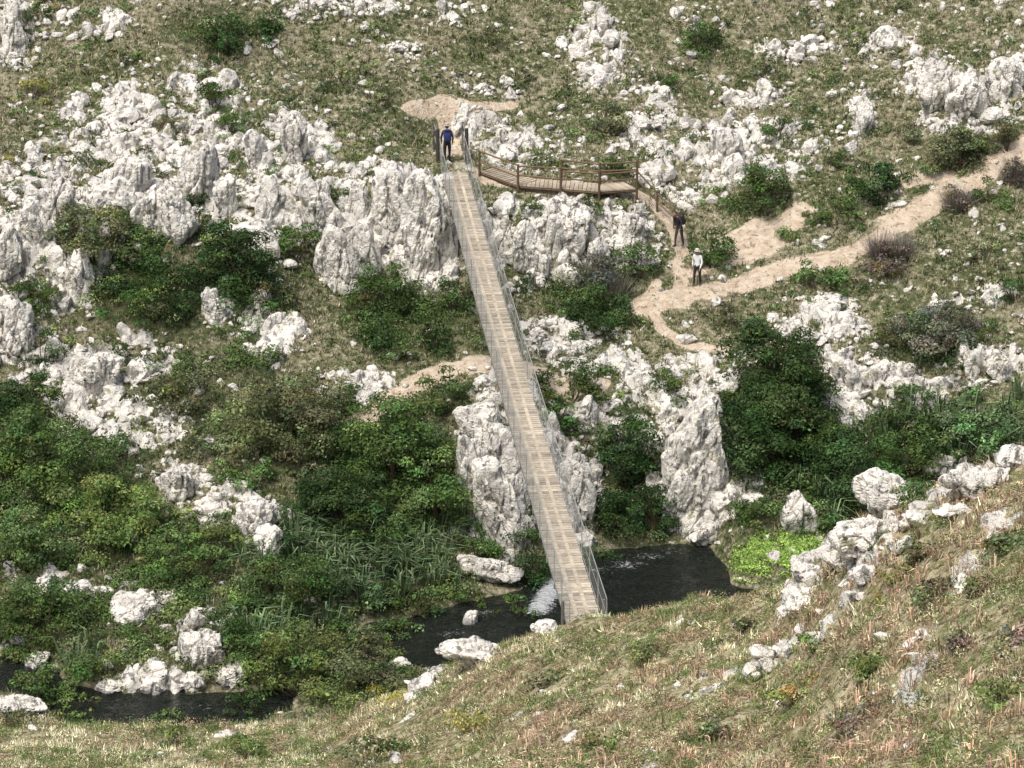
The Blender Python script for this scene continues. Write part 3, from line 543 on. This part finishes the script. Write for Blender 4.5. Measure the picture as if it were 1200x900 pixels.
# ------------------------------------------------------------------ people
def lump(mb,c,h,p=.6,rot=None,col=(1,1,1),n=3):
    V,F=ICO[n]; W=np.sign(V)*np.abs(V)**p*np.asarray(h)
    if rot is not None: W=W@np.array(rot).T
    mb.add(W+np.asarray(c),None,F,col)
def person(name,loc,heading,Hh,shirt,trou,hat,hair,pack=None,walk=.18,bend=0,arms=.1,skinc=(.42,.26,.18)):
    P=D.objects.new(name,None); link(P); P.location=loc; P.rotation_euler=(0,0,heading); P.scale=[Hh/1.72]*3
    def T(x,y,z):
        if z>.95: dz=z-.95; return (x,y+dz*math.sin(bend),.95+dz*math.cos(bend))
        return (x,y,z)
    pts=[('pel',T(0,0,.95),.14),('spi',T(0,0,1.12),.125),('che',T(0,.01,1.32),.15),('nec',T(0,0,1.47),.06),('hd',T(0,.02,1.56),.055)]
    ed=[(0,1),(1,2),(2,3),(3,4)]
    for sgn in (-1,1):
        w=walk*sgn; b=len(pts)
        pts+= [('sh',T(sgn*.17,0,1.41),.062),('el',T(sgn*.25,-arms*sgn*.6+.0,1.14),.045),('wr',T(sgn*.23,.13-arms*sgn,.93),.029),('ha',T(sgn*.225,.16-arms*sgn,.87),.026)]
        ed+=[(2,b),(b,b+1),(b+1,b+2),(b+2,b+3)]
        b=len(pts); pts+= [('hip',(sgn*.10,0,.88),.095),('kn',(sgn*.105,w*.55+.04,.50),.062),('an',(sgn*.105,w-.0,.10),.042),('to',(sgn*.12,w+.15,.045),.04)]
        ed+=[(0,b),(b,b+1),(b+1,b+2),(b+2,b+3)]
    me=D.meshes.new("tmp"); me.from_pydata([p[1] for p in pts],ed,[]); ob=link(D.objects.new("tmp",me))
    m=ob.modifiers.new("Skin",'SKIN'); sv=me.skin_vertices[0].data
    for i,p in enumerate(pts): sv[i].radius=(p[2],p[2]*(.75 if p[0] in('pel','spi','che') else 1)); sv[i].use_root=(i==0)
    ob.modifiers.new("Sub",'SUBSURF').levels=2
    bpy.context.view_layer.update(); ev=ob.evaluated_get(bpy.context.evaluated_depsgraph_get()); bm_=D.meshes.new_from_object(ev)
    n=len(bm_.vertices); V=np.zeros(n*3); bm_.vertices.foreach_get("co",V); V=V.reshape(-1,3)
    Q=[];Tt=[]
    for pl in bm_.polygons: (Q if len(pl.vertices)==4 else Tt).append(list(pl.vertices))
    D.objects.remove(ob)
    PT=np.array([p[1] for p in pts]); best=np.full(n,9.); lab=np.zeros(n,int)
    for e,(a,b) in enumerate(ed):
        A,B=PT[a],PT[b]; t=np.clip(((V-A)@(B-A))/((B-A)@(B-A)),0,1); dd=np.linalg.norm(V-A-t[:,None]*(B-A),axis=1); k=dd<best; best[k]=dd[k]; lab[k]=e
    C=np.zeros((n,3))
    for e,(a,b) in enumerate(ed):
        nm=pts[b][0]; c=shirt if nm in('spi','che','sh','el','nec','wr') else trou if nm in('hip','kn','an') else (.05,.04,.035) if nm=='to' else skinc
        C[lab==e]=c
    mb=MB(); mb.add(V,Q,Tt if Tt else None,C)
    for i,p in enumerate(pts):
        if p[0]=='ha':
            w=np.array(pts[i-1][1]); h=np.array(p[1]); d=unit(h-w); s_=1 if p[1][0]>0 else -1
            lump(mb,h+d*.02,(.022,.038,.045),.8,None,skinc,2)
            for j,(o,l) in enumerate(((-.03,.065),(-.01,.078),(.01,.074),(.03,.06))):
                r=h+d*.04+np.array([0,o,0]); m1=r+d*l*.5; mb.tube(r,m1,.010,.009,6,skinc); mb.tube(m1,m1+unit(d+np.array([-s_*.5,0,0]))*l*.5,.009,.006,6,skinc)
            r=h+np.array([-s_*.01,.03,0]); mb.tube(r,r+np.array([-s_*.01,.045,-.035]),.012,.008,6,skinc)
    mb.out("body",MC,P,True)
    hc=np.array(T(0,.035,1.63)); mb=MB()
    V3,F3=ICO[3]; W=V3*np.array([.078,.095,.115]); W[:,0]*=np.where(W[:,2]<0,1+W[:,2]*1.8,1); cc=np.tile(np.array(skinc,float),(len(W),1))
    hm=(W[:,2]>.02-.6*(W[:,1]<0)*.12)&((W[:,1]<.05)|(W[:,2]>.06)); W=np.where(hm[:,None],W*1.10,W); cc[hm]=hair
    mb.add(W+hc,None,F3,cc); mb.tube(hc+[0,.085,.015],hc+[0,.115,-.02],.008,.016,6,skinc)
    for s_ in (-1,1): lump(mb,hc+[s_*.08,0,-.005],(.012,.02,.032),.9,None,skinc,2); lump(mb,hc+[s_*.03,.084,.012],(.012,.008,.007),1,None,(.03,.02,.02),2)
    lump(mb,hc+[0,.083,-.05],(.024,.008,.006),1,None,(.30,.12,.1),2); mb.out("head",MK,P,True)
    if hat:
        mb=MB(); mb.tube(hc+[0,0,.045],hc+[0,0,.062],.155,.10,20,hat); mb.tube(hc+[0,0,.055],hc+[0,0,.15],.098,.075,16,hat); mb.out("hat",MC,P,True)
    if pack:
        mb=MB(); c=np.array(T(0,-.23,1.27)); ro=np.array([[1,0,0],[0,math.cos(bend),math.sin(bend)],[0,-math.sin(bend),math.cos(bend)]])
        lump(mb,c,(.165,.11,.26),.45,ro,pack); lump(mb,c+[0,-.09,-.05],(.12,.05,.14),.45,ro,np.array(pack)*.7); lump(mb,c+[0,.0,.25],(.15,.10,.05),.6,ro,np.array(pack)*.6)
        for s_ in (-1,1): mb.tube(T(s_*.11,-.14,1.45),T(s_*.12,.12,1.40),.022,.022,6,(.02,.02,.03)); mb.tube(T(s_*.12,.12,1.40),T(s_*.13,.10,1.15),.02,.02,6,(.02,.02,.03)); mb.tube(T(s_*.13,.10,1.15),T(s_*.13,-.14,1.08),.015,.015,6,(.02,.02,.03))
        mb.out("backpack",MC,P,True)
tz=LEN-1.0
person("hiker_with_backpack",bp(tz,-.22,.02),0.1,1.72,(.03,.04,.09),(.02,.022,.03),(.45,.42,.38),(.04,.03,.02),(.02,.035,.13),.08,.12)
q=spot(817,335); person("hiker_in_white_shirt",q+[0,0,.02],math.pi*.85,1.58,(.8,.8,.79),(.02,.02,.022),(.6,.58,.52),(.05,.035,.02),None,.12,0.05)
q=spot(796,290); person("hiker_with_backpack",q+[0,0,.02],math.pi*.75,1.66,(.03,.03,.035),(.05,.045,.04),None,(.02,.015,.012),(.05,.03,.03),.16,.4)
# ------------------------------------------------------------------ light
w=D.worlds.new("World"); SC.world=w; w.use_nodes=True; nt=w.node_tree; sk=nt.nodes.new("ShaderNodeTexSky"); sk.sky_type='NISHITA'; sk.sun_disc=False
sv=unit(np.array([-.28,-.36,.89])); el=math.asin(sv[2]); az=math.atan2(sv[0],sv[1])
sk.sun_elevation=el; sk.sun_rotation=az; sk.dust_density=4; sk.air_density=.8
nt.links.new(sk.outputs[0],nt.nodes["Background"].inputs[0]); nt.nodes["Background"].inputs[1].default_value=.15
sl_=D.lights.new("sun",'SUN'); sl_.energy=3.8; sl_.angle=math.radians(30); sl_.color=(1,.965,.89); so=link(D.objects.new("sun",sl_)); so.rotation_euler=Vector(sv).to_track_quat('Z','Y').to_euler()
so.location=(-40,60,90)
